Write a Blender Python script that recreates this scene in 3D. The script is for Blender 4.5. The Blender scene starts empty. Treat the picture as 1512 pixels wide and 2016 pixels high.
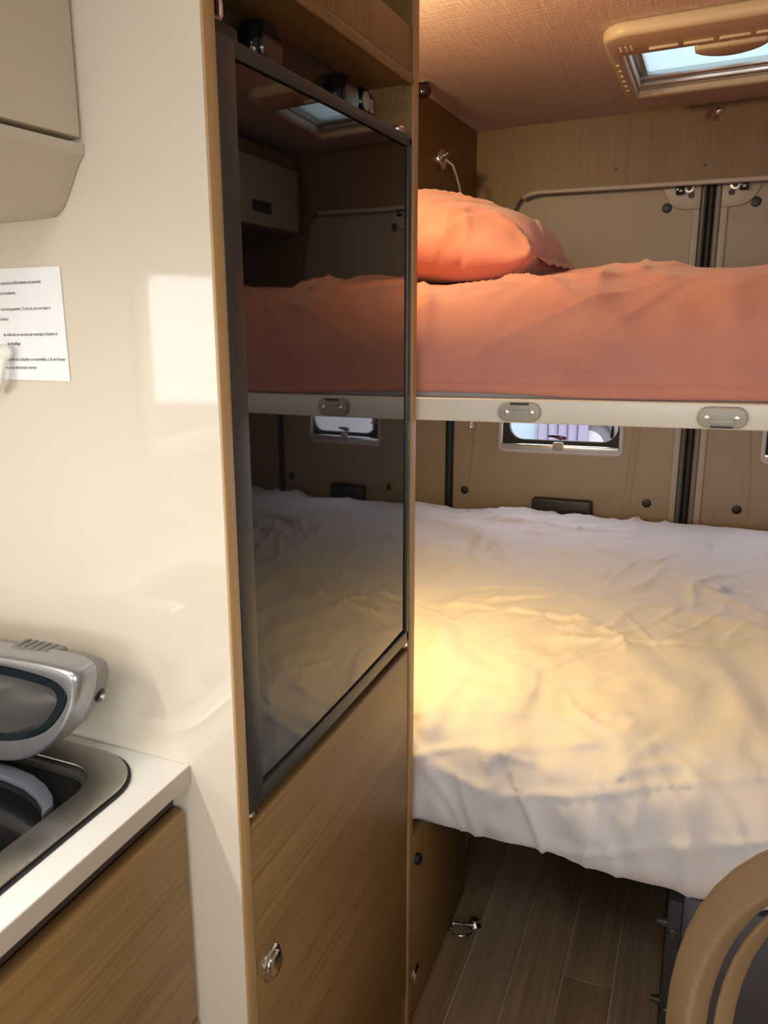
import bpy, bmesh, math, random
from mathutils import Vector, Matrix, noise
random.seed(7)
C = bpy.context.scene.collection
scene = bpy.context.scene
H0 = 1.28                      # eye height above the floor; z below is relative to the eye

# ------------------------------------------------------------------ camera
cam_d = bpy.data.cameras.new('camera'); cam = bpy.data.objects.new('camera', cam_d); C.objects.link(cam)
cam_d.sensor_fit = 'VERTICAL'; cam_d.sensor_height = 36.0
cam_d.lens = 36.0*1625.35/2016.0
cam_d.shift_x = (756-576.8)/2016.0
cam_d.clip_start = 0.02
right = Vector((0.89611309, 0.44304622, -0.02629397)); up = Vector((-0.08029352, 0.22009941, 0.97216727)); back = Vector((0.43650232, -0.86906058, 0.2328077))
cam.matrix_world = Matrix(((right.x, up.x, back.x, 0), (right.y, up.y, back.y, 0), (right.z, up.z, back.z, H0), (0, 0, 0, 1)))
scene.camera = cam

# ------------------------------------------------------------------ world, light, exposure
w = bpy.data.worlds.new('world'); scene.world = w; w.use_nodes = True
bg = w.node_tree.nodes['Background']; bg.inputs[0].default_value = (0.96, 0.97, 0.98, 1); bg.inputs[1].default_value = 8.0
vs = scene.view_settings
scene.display_settings.display_device = 'sRGB'
vs.view_transform = 'Standard'; vs.look = 'None'; vs.exposure = 0.22; vs.gamma = 1.0; vs.use_curve_mapping = False

def portal(name, loc, size, normal):
    d = bpy.data.lights.new(name, 'AREA'); d.shape = 'RECTANGLE'; d.size, d.size_y = size; d.cycles.is_portal = True
    o = bpy.data.objects.new(name, d); C.objects.link(o); o.location = (loc[0], loc[1], loc[2]+H0)
    o.rotation_euler = Vector(normal).to_track_quat('-Z', 'Y').to_euler()
    return o
portal('portal_sliding_door', (0.90, -0.55, -0.08), (0.95, 0.60), (-1, 0, 0))
portal('portal_kitchen_window', (-0.96, -0.35, -0.075), (0.70, 0.33), (1, 0, 0))
portal('portal_front_hatch', (-0.12, -0.17, 0.60), (0.44, 0.46), (0, 0, -1))
portal('portal_windscreen', (0, -2.22, 0.08), (1.5, 0.48), (0, 1, 0))
portal('portal_roof_hatch', (0.035, 2.16, 0.66), (0.46, 0.38), (0, 0, -1))
portal('portal_rear_window', (-0.405, 2.76, -0.28), (0.36, 0.34), (0, -1, 0))
portal('portal_rear_window_two', (0.345, 2.76, -0.28), (0.36, 0.34), (0, -1, 0))

def lamp(name, kind, loc, energy, color, target=None, **kw):
    d = bpy.data.lights.new(name, kind); d.energy = energy; d.color = color
    for k, v in kw.items(): setattr(d, k, v)
    o = bpy.data.objects.new(name, d); C.objects.link(o); o.location = (loc[0], loc[1], loc[2]+H0)
    if target:
        t = Vector(target)-Vector(loc); o.rotation_euler = t.to_track_quat('-Z', 'Y').to_euler()
    return o
WARM = (1.0, 0.68, 0.30)
lamp('upper_berth_lamp_light', 'SPOT', (-0.655, 1.27, 0.43), 14, (1.0, 0.72, 0.36), (-0.42, 2.1, 0.10), spot_size=math.radians(165), spot_blend=0.6, shadow_soft_size=0.03)
lamp('lower_berth_lamp_light', 'SPOT', (-0.475, 1.30, -0.19), 15, (1.0, 0.64, 0.22), (-0.36, 1.48, -0.63), spot_size=math.radians(160), spot_blend=0.8, shadow_soft_size=0.03)
lamp('worktop_strip_light', 'AREA', (-0.66, -0.12, 0.083), 5.0, (1.0, 0.93, 0.82), (-0.66, -0.12, -1), shape='RECTANGLE', size=0.02, size_y=0.55)

# ------------------------------------------------------------------ node materials
def mat(name, color=(.5,.5,.5), rough=.5, metal=0., ior=1.5, spec=.5):
    m = bpy.data.materials.new(name); m.use_nodes = True
    b = m.node_tree.nodes['Principled BSDF']
    b.inputs['Base Color'].default_value = (*color, 1); b.inputs['Roughness'].default_value = rough
    b.inputs['Metallic'].default_value = metal; b.inputs['IOR'].default_value = ior
    b.inputs['Specular IOR Level'].default_value = spec
    return m
def nd(m, t, **kw):
    n = m.node_tree.nodes.new(t)
    for k, v in kw.items(): setattr(n, k, v)
    return n
def lk(m, a, b): m.node_tree.links.new(a, b)
def P(m): return m.node_tree.nodes['Principled BSDF']
def noisy(m, c1, c2, scale=(8, 8, 8), detail=4, lo=.3, hi=.7, bump=0., bscale=None, rough_var=0.):
    tc = nd(m, 'ShaderNodeTexCoord'); mp = nd(m, 'ShaderNodeMapping'); mp.inputs['Scale'].default_value = scale
    lk(m, tc.outputs['Object'], mp.inputs['Vector'])
    n = nd(m, 'ShaderNodeTexNoise'); n.inputs['Scale'].default_value = 1; n.inputs['Detail'].default_value = detail; n.inputs['Roughness'].default_value = .6
    lk(m, mp.outputs[0], n.inputs['Vector'])
    r = nd(m, 'ShaderNodeValToRGB'); r.color_ramp.elements[0].position = lo; r.color_ramp.elements[1].position = hi
    r.color_ramp.elements[0].color = (*c1, 1); r.color_ramp.elements[1].color = (*c2, 1)
    lk(m, n.outputs['Fac'], r.inputs['Fac']); lk(m, r.outputs[0], P(m).inputs['Base Color'])
    if bump:
        n2 = n
        if bscale:
            mp2 = nd(m, 'ShaderNodeMapping'); mp2.inputs['Scale'].default_value = bscale; lk(m, tc.outputs['Object'], mp2.inputs['Vector'])
            n2 = nd(m, 'ShaderNodeTexNoise'); n2.inputs['Scale'].default_value = 1; n2.inputs['Detail'].default_value = 3; lk(m, mp2.outputs[0], n2.inputs['Vector'])
        bp = nd(m, 'ShaderNodeBump'); bp.inputs['Strength'].default_value = bump; bp.inputs['Distance'].default_value = .002
        lk(m, n2.outputs['Fac'], bp.inputs['Height']); lk(m, bp.outputs[0], P(m).inputs['Normal'])
    return m
def wood(name, c1, c2, grain='y', rough=.45, fine=260., long=3., bump=.15):
    """oak-like laminate: two stretched noises, broad bands and fine pores, along the grain axis"""
    m = mat(name, c1, rough)
    tc = nd(m, 'ShaderNodeTexCoord')
    def sc(f, l): return tuple(l if a == grain else f for a in 'xyz')
    mp = nd(m, 'ShaderNodeMapping'); mp.inputs['Scale'].default_value = sc(fine, long); lk(m, tc.outputs['Object'], mp.inputs['Vector'])
    n1 = nd(m, 'ShaderNodeTexNoise'); n1.inputs['Scale'].default_value = 1; n1.inputs['Detail'].default_value = 3; lk(m, mp.outputs[0], n1.inputs['Vector'])
    mp2 = nd(m, 'ShaderNodeMapping'); mp2.inputs['Scale'].default_value = sc(26, 1.2); lk(m, tc.outputs['Object'], mp2.inputs['Vector'])
    n2 = nd(m, 'ShaderNodeTexNoise'); n2.inputs['Scale'].default_value = 1; n2.inputs['Detail'].default_value = 4; n2.inputs['Distortion'].default_value = .6; lk(m, mp2.outputs[0], n2.inputs['Vector'])
    mx = nd(m, 'ShaderNodeMath', operation='MULTIPLY_ADD'); mx.inputs[1].default_value = .55; lk(m, n1.outputs['Fac'], mx.inputs[0])
    ml = nd(m, 'ShaderNodeMath', operation='MULTIPLY'); ml.inputs[1].default_value = .45; lk(m, n2.outputs['Fac'], ml.inputs[0]); lk(m, ml.outputs[0], mx.inputs[2])
    r = nd(m, 'ShaderNodeValToRGB'); r.color_ramp.elements[0].position = .36; r.color_ramp.elements[1].position = .64
    r.color_ramp.elements[0].color = (*c2, 1); r.color_ramp.elements[1].color = (*c1, 1)
    lk(m, mx.outputs[0], r.inputs['Fac']); lk(m, r.outputs[0], P(m).inputs['Base Color'])
    bp = nd(m, 'ShaderNodeBump'); bp.inputs['Strength'].default_value = bump; bp.inputs['Distance'].default_value = .0008
    lk(m, mx.outputs[0], bp.inputs['Height']); lk(m, bp.outputs[0], P(m).inputs['Normal'])
    return m
def cloth(name, c1, c2, bump=.25, weave=900., sheen=.3, crumple=0., cscale=5.):
    m = mat(name, c1, .85, spec=.2)
    noisy(m, c2, c1, scale=(14, 14, 14), detail=5, lo=.25, hi=.7, bump=bump, bscale=(weave, weave, weave))
    P(m).inputs['Sheen Weight'].default_value = sheen
    if crumple:
        tc = [n for n in m.node_tree.nodes if n.type == 'TEX_COORD'][0]; b0 = [n for n in m.node_tree.nodes if n.type == 'BUMP'][0]
        mp = nd(m, 'ShaderNodeMapping'); mp.inputs['Scale'].default_value = (1.25, .8, 1.); mp.inputs['Rotation'].default_value = (0, 0, .5); lk(m, tc.outputs['Object'], mp.inputs['Vector'])
        wn = nd(m, 'ShaderNodeTexNoise'); wn.inputs['Scale'].default_value = 3.; wn.inputs['Detail'].default_value = 1; lk(m, mp.outputs[0], wn.inputs['Vector'])
        va = nd(m, 'ShaderNodeVectorMath', operation='MULTIPLY_ADD'); va.inputs[1].default_value = (.35, .35, .35); lk(m, wn.outputs['Color'], va.inputs[0]); lk(m, mp.outputs[0], va.inputs[2])
        n3 = nd(m, 'ShaderNodeTexNoise'); n3.noise_type = 'RIDGED_MULTIFRACTAL'; n3.inputs['Scale'].default_value = cscale; n3.inputs['Detail'].default_value = 4; n3.inputs['Roughness'].default_value = .62; lk(m, va.outputs[0], n3.inputs['Vector'])
        b2 = nd(m, 'ShaderNodeBump'); b2.inputs['Strength'].default_value = crumple; b2.inputs['Distance'].default_value = .03
        lk(m, n3.outputs['Fac'], b2.inputs['Height']); lk(m, b0.outputs[0], b2.inputs['Normal']); lk(m, b2.outputs[0], P(m).inputs['Normal'])
    return m
def tinted(name, color, gloss=.06):
    m = bpy.data.materials.new(name); m.use_nodes = True; nt = m.node_tree; nt.nodes.clear()
    o = nt.nodes.new('ShaderNodeOutputMaterial'); t = nt.nodes.new('ShaderNodeBsdfTransparent'); t.inputs[0].default_value = (*[c**.5 for c in color], 1)   # a pane has two faces
    g = nt.nodes.new('ShaderNodeBsdfGlossy'); g.inputs['Roughness'].default_value = .03
    mx = nt.nodes.new('ShaderNodeMixShader'); mx.inputs[0].default_value = gloss
    nt.links.new(t.outputs[0], mx.inputs[1]); nt.links.new(g.outputs[0], mx.inputs[2]); nt.links.new(mx.outputs[0], o.inputs[0])
    return m

OAK1, OAK2 = (.28, .162, .058), (.175, .097, .032)
M = {}
M['oak_y'] = wood('oak_grain_lengthwise', OAK1, OAK2, 'y')
M['oak_z'] = wood('oak_grain_upright', OAK1, OAK2, 'z')
M['oak_x'] = wood('oak_grain_crosswise', OAK1, OAK2, 'x')
M['oak_board'] = wood('oak_wall_board', (.225, .122, .038), (.185, .097, .029), 'z', fine=150)
M['oak_edge'] = wood('oak_edge_band', (.46, .29, .13), (.36, .215, .09), 'z', fine=120)
M['gloss_white'] = noisy(mat('gloss_cream_laminate', rough=.045, ior=1.5), (.61, .545, .445), (.635, .57, .47), scale=(3, 3, 3), bump=.03, bscale=(7, 7, 7))
M['cream'] = noisy(mat('cream_laminate', rough=.35), (.53, .455, .355), (.56, .485, .38), scale=(6, 6, 6))
M['worktop'] = noisy(mat('white_worktop', rough=.3), (.84, .82, .78), (.87, .85, .81), scale=(200, 200, 200))
M['worktop_edge'] = mat('worktop_edge_band', (.42, .35, .28), .4)
M['steel'] = noisy(mat('brushed_steel', rough=.34, metal=1), (.44, .43, .40), (.52, .50, .47), scale=(30, 300, 30), bump=.05)
M['chrome'] = mat('chrome', (.75, .74, .72), .12, 1)
M['black_gloss'] = mat('black_gloss_plastic', (.008, .008, .009), .12)
M['black'] = mat('black_plastic', (.012, .012, .013), .45)
M['rubber'] = noisy(mat('black_rubber', rough=.55), (.008, .008, .009), (.016, .016, .017), scale=(60, 60, 60))
M['glass_black'] = mat('black_fridge_glass', (.004, .004, .005), .03, ior=1.75)
M['fridge_frame'] = mat('dark_grey_fridge_frame', (.034, .032, .028), .42)
M['fridge_body'] = mat('fridge_body', (.03, .03, .032), .5)
M['recess'] = noisy(mat('dark_gloss_recess_panel', rough=.12), (.035, .022, .014), (.05, .032, .02), scale=(10, 10, 10))
M['paint'] = noisy(mat('beige_painted_steel', rough=.42), (.36, .285, .205), (.385, .305, .22), scale=(9, 9, 9), bump=.12, bscale=(420, 420, 420))
M['paint_light'] = noisy(mat('pale_painted_flange', rough=.4), (.44, .37, .30), (.47, .40, .33), scale=(9, 9, 9))
M['hatch'] = noisy(mat('ivory_hatch_plastic', rough=.38), (.60, .49, .33), (.64, .53, .36), scale=(7, 7, 7), bump=.06, bscale=(500, 500, 500))
M['ivory'] = noisy(mat('ivory_rail_paint', rough=.33), (.78, .72, .60), (.81, .75, .63), scale=(5, 5, 5))
M['taupe'] = mat('taupe_plastic', (.42, .375, .305), .35)
M['screw'] = mat('screw_zinc', (.78, .77, .72), .3, .7)
M['alu'] = mat('anodised_aluminium', (.62, .62, .61), .28, 1)
M['duvet'] = cloth('white_cotton_duvet', (.73, .70, .695), (.70, .67, .665), bump=.12, crumple=.7, cscale=8.)
M['orange'] = cloth('coral_linen', (.68, .285, .205), (.62, .25, .178), bump=.35, weave=700, crumple=.65, cscale=8.)
M['mattress'] = cloth('pale_grey_mattress_ticking', (.50, .48, .43), (.45, .43, .39))
M['grey_fabric'] = cloth('grey_bed_base_fabric', (.30, .30, .31), (.25, .25, .26))
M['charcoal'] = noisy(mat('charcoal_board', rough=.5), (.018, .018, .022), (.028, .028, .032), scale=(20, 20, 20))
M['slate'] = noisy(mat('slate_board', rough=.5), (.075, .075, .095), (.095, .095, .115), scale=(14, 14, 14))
M['paper'] = noisy(mat('paper', rough=.7), (.80, .80, .80), (.83, .83, .83), scale=(40, 40, 40))
M['ink'] = mat('ink', (.05, .05, .055), .8)
M['silver'] = noisy(mat('silver_plastic', rough=.3, metal=.8), (.34, .345, .37), (.38, .385, .41), scale=(60, 60, 60))
M['silver_grey'] = noisy(mat('grey_silver_plastic', rough=.42, metal=.4), (.20, .19, .18), (.225, .215, .205), scale=(60, 60, 60))
M['teal_glass'] = mat('dark_teal_translucent_inlay', (.006, .011, .014), .07, ior=1.6)
M['white_plastic'] = mat('white_plastic', (.78, .75, .68), .3)
M['joint'] = noisy(mat('pale_floor_joint', rough=.5), (.50, .39, .27), (.56, .44, .31), scale=(30, 30, 30))
M['planks'] = [wood('floor_plank_%s' % n, c1, c2, 'y', rough=.42, fine=150, long=4) for n, c1, c2 in
               (('tan', (.40, .27, .155), (.27, .175, .095)), ('grey', (.38, .26, .16), (.25, .17, .10)), ('brown', (.33, .21, .115), (.215, .135, .07)))]
M['hoop'] = wood('bentwood', (.25, .16, .082), (.22, .138, .068), 'z', fine=80)
M['cushion'] = cloth('beige_upholstery', (.52, .46, .37), (.47, .41, .33))
M['ground'] = noisy(mat('gravel_ground', rough=.9), (.12, .115, .105), (.17, .165, .15), scale=(30, 30, 30))
M['van_white'] = mat('white_vehicle_paint', (.23, .24, .25), .3)
M['tyre'] = mat('tyre_rubber', (.06, .062, .066), .7)
M['leaf'] = noisy(mat('hedge_leaf', rough=.8), (.20, .26, .12), (.34, .40, .22), scale=(20, 20, 20))
M['lilac'] = mat('lilac_curtain', (.135, .13, .17), .8)
M['cyan'] = mat('pale_cyan_panel', (.16, .215, .225), .6)
M['acrylic'] = tinted('tinted_acrylic', (.86, .84, 1.0))
m = bpy.data.materials.new('milky_acrylic'); m.use_nodes = True; m.node_tree.nodes.clear()      # frosted: scatters the sky light
o_ = m.node_tree.nodes.new('ShaderNodeOutputMaterial'); t_ = m.node_tree.nodes.new('ShaderNodeBsdfTranslucent'); t_.inputs[0].default_value = (.085, .112, .125, 1)
m.node_tree.links.new(t_.outputs[0], o_.inputs[0]); M['milky'] = m
M['clear'] = tinted('clear_glass', (.80, .83, .84))
# ceiling lining: woven vinyl with fine crossing threads
m = noisy(mat('woven_ceiling_vinyl', rough=.75, spec=.2), (.66, .565, .51), (.76, .66, .605), scale=(150, 14, 40), detail=3)
n1 = [n for n in m.node_tree.nodes if n.type == 'TEX_NOISE'][0]; tc = [n for n in m.node_tree.nodes if n.type == 'TEX_COORD'][0]
mp = nd(m, 'ShaderNodeMapping'); mp.inputs['Scale'].default_value = (14, 170, 40); lk(m, tc.outputs['Object'], mp.inputs['Vector'])
n2 = nd(m, 'ShaderNodeTexNoise'); n2.inputs['Scale'].default_value = 1; lk(m, mp.outputs[0], n2.inputs['Vector'])
ad = nd(m, 'ShaderNodeMath', operation='ADD'); lk(m, n1.outputs['Fac'], ad.inputs[0]); lk(m, n2.outputs['Fac'], ad.inputs[1])
bp = nd(m, 'ShaderNodeBump'); bp.inputs['Strength'].default_value = .6; bp.inputs['Distance'].default_value = .002
lk(m, ad.outputs[0], bp.inputs['Height']); lk(m, bp.outputs[0], P(m).inputs['Normal'])
M['ceiling'] = m

# ------------------------------------------------------------------ mesh helpers
class MB:
    def __init__(s): s.v = []; s.f = []
    def add(s, vs_, fs):
        o = len(s.v); s.v += [tuple(v) for v in vs_]; s.f += [tuple(i+o for i in f) for f in fs]; return s
    def box(s, x0, x1, y0, y1, z0, z1):
        return s.add([(x0,y0,z0),(x1,y0,z0),(x1,y1,z0),(x0,y1,z0),(x0,y0,z1),(x1,y0,z1),(x1,y1,z1),(x0,y1,z1)],
                     [(0,3,2,1),(4,5,6,7),(0,1,5,4),(1,2,6,5),(2,3,7,6),(3,0,4,7)])
    def prism(s, poly, axis, a, b):
        """poly: 2D outline in the two other axes (x,y / x,z / y,z order)"""
        def p3(p, t):
            return {'x': (t, p[0], p[1]), 'y': (p[0], t, p[1]), 'z': (p[0], p[1], t)}[axis]
        n = len(poly)
        return s.add([p3(p, a) for p in poly]+[p3(p, b) for p in poly],
                     [tuple(range(n))[::-1], tuple(range(n, 2*n))]+[(i, (i+1) % n, n+(i+1) % n, n+i) for i in range(n)])
    def ring(s, outer, inner, axis, a, b):
        """hollow prism between two outlines with equal point counts"""
        def p3(p, t):
            return {'x': (t, p[0], p[1]), 'y': (p[0], t, p[1]), 'z': (p[0], p[1], t)}[axis]
        n = len(outer); V_ = []
        for t in (a, b): V_ += [p3(p, t) for p in outer]+[p3(p, t) for p in inner]
        F = []
        for i in range(n):
            j = (i+1) % n
            F += [(i, j, n+j, n+i), (2*n+i, 3*n+i, 3*n+j, 2*n+j), (i, 2*n+i, 2*n+j, j), (n+i, n+j, 3*n+j, 3*n+i)]
        return s.add(V_, F)
    def lathe(s, prof, centre, axis, seg=24):
        """prof: (radius, height) list turned about the axis direction through the centre"""
        ax = Vector(axis).normalized(); u = ax.orthogonal().normalized(); v = ax.cross(u); c = Vector(centre); V_ = []; F = []
        for r, h in prof:
            for k in range(seg):
                a = 2*math.pi*k/seg; V_.append(c+ax*h+(u*math.cos(a)+v*math.sin(a))*r)
        for i in range(len(prof)-1):
            for k in range(seg):
                F.append((i*seg+k, i*seg+(k+1) % seg, (i+1)*seg+(k+1) % seg, (i+1)*seg+k))
        F += [tuple(range(seg))[::-1], tuple((len(prof)-1)*seg+k for k in range(seg))]
        return s.add(V_, F)
    def tube(s, path, r, seg=10, closed=False):
        pts = [Vector(p) for p in path]; n = len(pts); V_ = []; F = []
        rr = r if isinstance(r, (list, tuple)) else [r]*n
        up_ = None
        for i, p in enumerate(pts):
            t = (pts[(i+1) % n]-pts[i-1]) if closed else (pts[min(i+1, n-1)]-pts[max(i-1, 0)])
            t.normalize()
            if up_ is None: up_ = t.orthogonal().normalized()
            up_ = (up_-t*up_.dot(t)).normalized(); sd = t.cross(up_)
            for k in range(seg):
                a = 2*math.pi*k/seg; V_.append(p+(up_*math.cos(a)+sd*math.sin(a))*rr[i])
        for i in range(n if closed else n-1):
            j = (i+1) % n
            for k in range(seg): F.append((i*seg+k, i*seg+(k+1) % seg, j*seg+(k+1) % seg, j*seg+k))
        if not closed: F += [tuple(range(seg))[::-1], tuple((n-1)*seg+k for k in range(seg))]
        return s.add(V_, F)
    def grid(s, rows):
        n = len(rows[0]); V_ = [p for r in rows for p in r]
        return s.add(V_, [(i*n+k, i*n+k+1, (i+1)*n+k+1, (i+1)*n+k) for i in range(len(rows)-1) for k in range(n-1)])
    def xform(s, fn): s.v = [tuple(fn(Vector(p))) for p in s.v]; return s
    def build(s, name, m, parent=None, bev=0., seg=2, smooth=38, at=None, solid=0.):
        """at: world point of the origin (top-level default: bottom centre); z is eye-relative"""
        xs, ys, zs = zip(*s.v)
        if parent is not None: org = Vector(parent['org'])
        elif at is not None: org = Vector(at)
        else: org = Vector(((min(xs)+max(xs))/2, (min(ys)+max(ys))/2, min(zs)))
        me = bpy.data.meshes.new(name); me.from_pydata([tuple(Vector(p)-org) for p in s.v], [], s.f)
        bm = bmesh.new(); bm.from_mesh(me)
        bmesh.ops.remove_doubles(bm, verts=bm.verts, dist=1e-6)
        bmesh.ops.recalc_face_normals(bm, faces=bm.faces)
        if solid: bmesh.ops.solidify(bm, geom=bm.faces[:], thickness=solid)
        if bev:
            es = [e for e in bm.edges if len(e.link_faces) == 2 and e.calc_face_angle(0) > math.radians(35)]
            bmesh.ops.bevel(bm, geom=es, offset=bev, segments=seg, affect='EDGES', profile=.5, clamp_overlap=True)
        bm.to_mesh(me); bm.free()
        for p in me.polygons: p.use_smooth = True
        me.set_sharp_from_angle(angle=math.radians(smooth))
        me.materials.append(m)
        o = bpy.data.objects.new(name, me); C.objects.link(o)
        if parent is not None: o.parent = parent
        else: o.location = (org.x, org.y, org.z+H0)
        o['org'] = tuple(org)
        return o
def tag(o, label, cat, group=None):
    o['label'] = label; o['category'] = cat
    if group: o['group'] = group
    return o
def thing(name, loc, label, cat, group=None):
    o = bpy.data.objects.new(name, None); C.objects.link(o); o.empty_display_size = .05
    o.location = (loc[0], loc[1], loc[2]+H0); o['org'] = tuple(loc)
    return tag(o, label, cat, group)
def structure(name, mb, m, **kw):
    o = mb.build(name, m, **kw)
    if o.parent is None: o['kind'] = 'structure'
    return o
def sroot(name, loc, label=None):
    o = bpy.data.objects.new(name, None); C.objects.link(o); o.location = (loc[0], loc[1], loc[2]+H0); o['org'] = tuple(loc); o['kind'] = 'structure'; o.empty_display_size = .05
    return o
def rrect(x0, x1, y0, y1, r, n=6):
    rs = r if isinstance(r, (list, tuple)) else [r]*4   # corners: x1y1, x0y1, x0y0, x1y0
    out = []
    for (cx, cy, a0, q) in ((x1, y1, 0, 0), (x0, y1, 90, 1), (x0, y0, 180, 2), (x1, y0, 270, 3)):
        rr = rs[q]; sx = -1 if cx == x1 else 1; sy = -1 if cy == y1 else 1
        for k in range(n+1):
            a = math.radians(a0+90*k/n); out.append((cx+sx*rr+rr*math.cos(a), cy+sy*rr+rr*math.sin(a)))
    return out
def fb(x, y, z=0, o=4): return noise.fractal(Vector((x, y, z)), 1.0, 2.0, o)
def nz(x, y, z=0): return noise.noise(Vector((x, y, z)))
def sstep(a, b, x):
    t = max(0, min(1, (x-a)/(b-a))); return t*t*(3-2*t)
def hole_panel(axis, a, b, u0, u1, v0, v1, holes):
    """slab with rectangular openings, made of strips"""
    mb = MB()
    us = sorted({u0, u1, *[h[0] for h in holes], *[h[1] for h in holes]})
    for i in range(len(us)-1):
        ua, ub = us[i], us[i+1]; hs = sorted([h for h in holes if h[0] <= ua and h[1] >= ub], key=lambda h: h[2]); c = v0
        spans = []
        for h in hs: spans.append((c, h[2])); c = h[3]
        spans.append((c, v1))
        for p, q in spans:
            if q-p < 1e-6: continue
            if axis == 'y': mb.box(ua, ub, a, b, p, q)
            elif axis == 'x': mb.box(a, b, ua, ub, p, q)
            else: mb.box(ua, ub, p, q, a, b)
    return mb

FX = -0.396      # plane of the tall cabinet fronts
ZF, ZC = -1.28, 0.52
XL, XR = -0.93, 0.87

# ------------------------------------------------------------------ the shell of the van
flr = structure('floor', MB().box(XL, XR, -2.2, 2.72, ZF-.05, ZF-.004), M['joint'], at=(0, 0, ZF))
PW, GAP = .0905, .0045
k = 0
for i in range(-1, 9):                       # planks run fore and aft
    x0 = -.341+(i-1)*PW+GAP/2; x1 = x0+PW-GAP
    x0 = max(x0, -.43)
    ends = {3: [-.55, .35, 1.449, 2.70], 2: [-.30, .80, 1.98, 2.70], 4: [-.55, .62, 1.86, 2.70]}.get(i, [-.4+.23*(i % 3), .45+.2*(i % 2), 1.28+.42*((i*2) % 3 == 2), 2.20+.1*(i % 2), 2.70] if i not in (1, 0) else [-.55, .95, 2.15, 2.70])
    for a, b in zip(ends[:-1], ends[1:]):
        MB().box(x0, x1, a+.0006, b-.0006, ZF-.004, ZF+.0005).build('plank', M['planks'][(i*5+k) % 3], flr, bev=.0006, seg=1); k += 1

HX0, HX1, HY0, HY1 = -.205, .275, 1.965, 2.355     # roof hatch opening
cl = structure('ceiling', hole_panel('z', ZC, ZC+.05, XL-.02, XR+.02, -2.2, 2.74, [(HX0, HX1, HY0, HY1), (-.34, .10, -.40, .06)]), M['ceiling'], at=(0, 0, ZC))

# left wall with the kitchen window opening, right wall with the sliding door opening
structure('wall_left', hole_panel('x', XL-.04, XL, -2.2, 2.74, ZF, ZC, [(-.70, .04, -.25, .09)]), M['cream'], at=(XL, 0, ZF))
structure('wall_right', hole_panel('x', XR, XR+.04, -2.2, 2.74, ZF, ZC, [(-1.02, -.08, -.38, .22)]), M['cream'], at=(XR, 0, ZF))
structure('wall_front', hole_panel('y', -2.24, -2.2, XL, XR, ZF, ZC, [(-.75, .75, -.16, .32)]), M['cream'], at=(0, -2.2, ZF))
w3 = sroot('window_3', (XL-.02, -.35, -.24))
MB().ring(rrect(-.72, .06, -.27, .094, .03), rrect(-.68, .02, -.23, .078, .03), 'x', XL-.005, XL+.012).build('window_frame', M['white_plastic'], w3, bev=.002)
MB().box(XL-.03, XL-.026, -.70, .04, -.25, .09).build('pane', M['clear'], w3)
structure('wall_right_light_block', MB().box(.50, XR, .35, 1.20, ZF, ZC), M['cream'], at=(.68, .8, ZF))  # unseen bathroom box, added to keep side daylight off the bed end
# upper left wood side board above the upper berth
structure('wall_left_board', MB().box(-.70, -.68, 1.215, 2.70, -.12, ZC), M['oak_board'], at=(-.69, 2, -.12))

# rear wall: pillar panels and everything around the two doors
RY = 2.70
wr = sroot('wall_rear', (0, RY, ZF))
MB().box(XL, -.772, RY, RY+.04, ZF, .33).build('pillar_panel', M['paint'], wr)
MB().box(.712, XR, RY, RY+.04, ZF, .33).build('pillar_panel', M['paint'], wr)
MB().box(XL, XR, RY, RY+.04, .33, ZC).build('header_panel', M['paint'], wr)
MB().box(-.075, .015, RY+.03, RY+.04, -1.12, .33).build('meeting_light_stop', M['rubber'], wr)  # hidden backing strip added to stop daylight leaking between the doors
MB().box(-.790, -.735, RY+.03, RY+.04, -1.12, .33).build('side_light_stop', M['rubber'], wr)  # likewise added behind both outer door edges against light leaks
MB().box(.675, .73, RY+.03, RY+.04, -1.12, .33).build('side_light_stop', M['rubber'], wr)
MB().box(-.772, .712, RY+.012, RY+.04, ZF, -1.10).build('sill_panel', M['paint'], wr)
MB().ring(rrect(-.92, -.799, -.78, -.467, .012), rrect(-.917, -.802, -.777, -.470, .010), 'y', RY-.0015, RY+.001).build('pressed_outline', M['paint'], wr, bev=.0006)
MB().tube([(-.758, RY-.004, z) for z in (-1.1, -.8, -.4, 0, .33)], .0135).build('door_seal', M['rubber'], wr)
MB().tube([(.698, RY-.004, z) for z in (-1.1, -.8, -.4, 0, .33)], .0135).build('door_seal', M['rubber'], wr)

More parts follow.
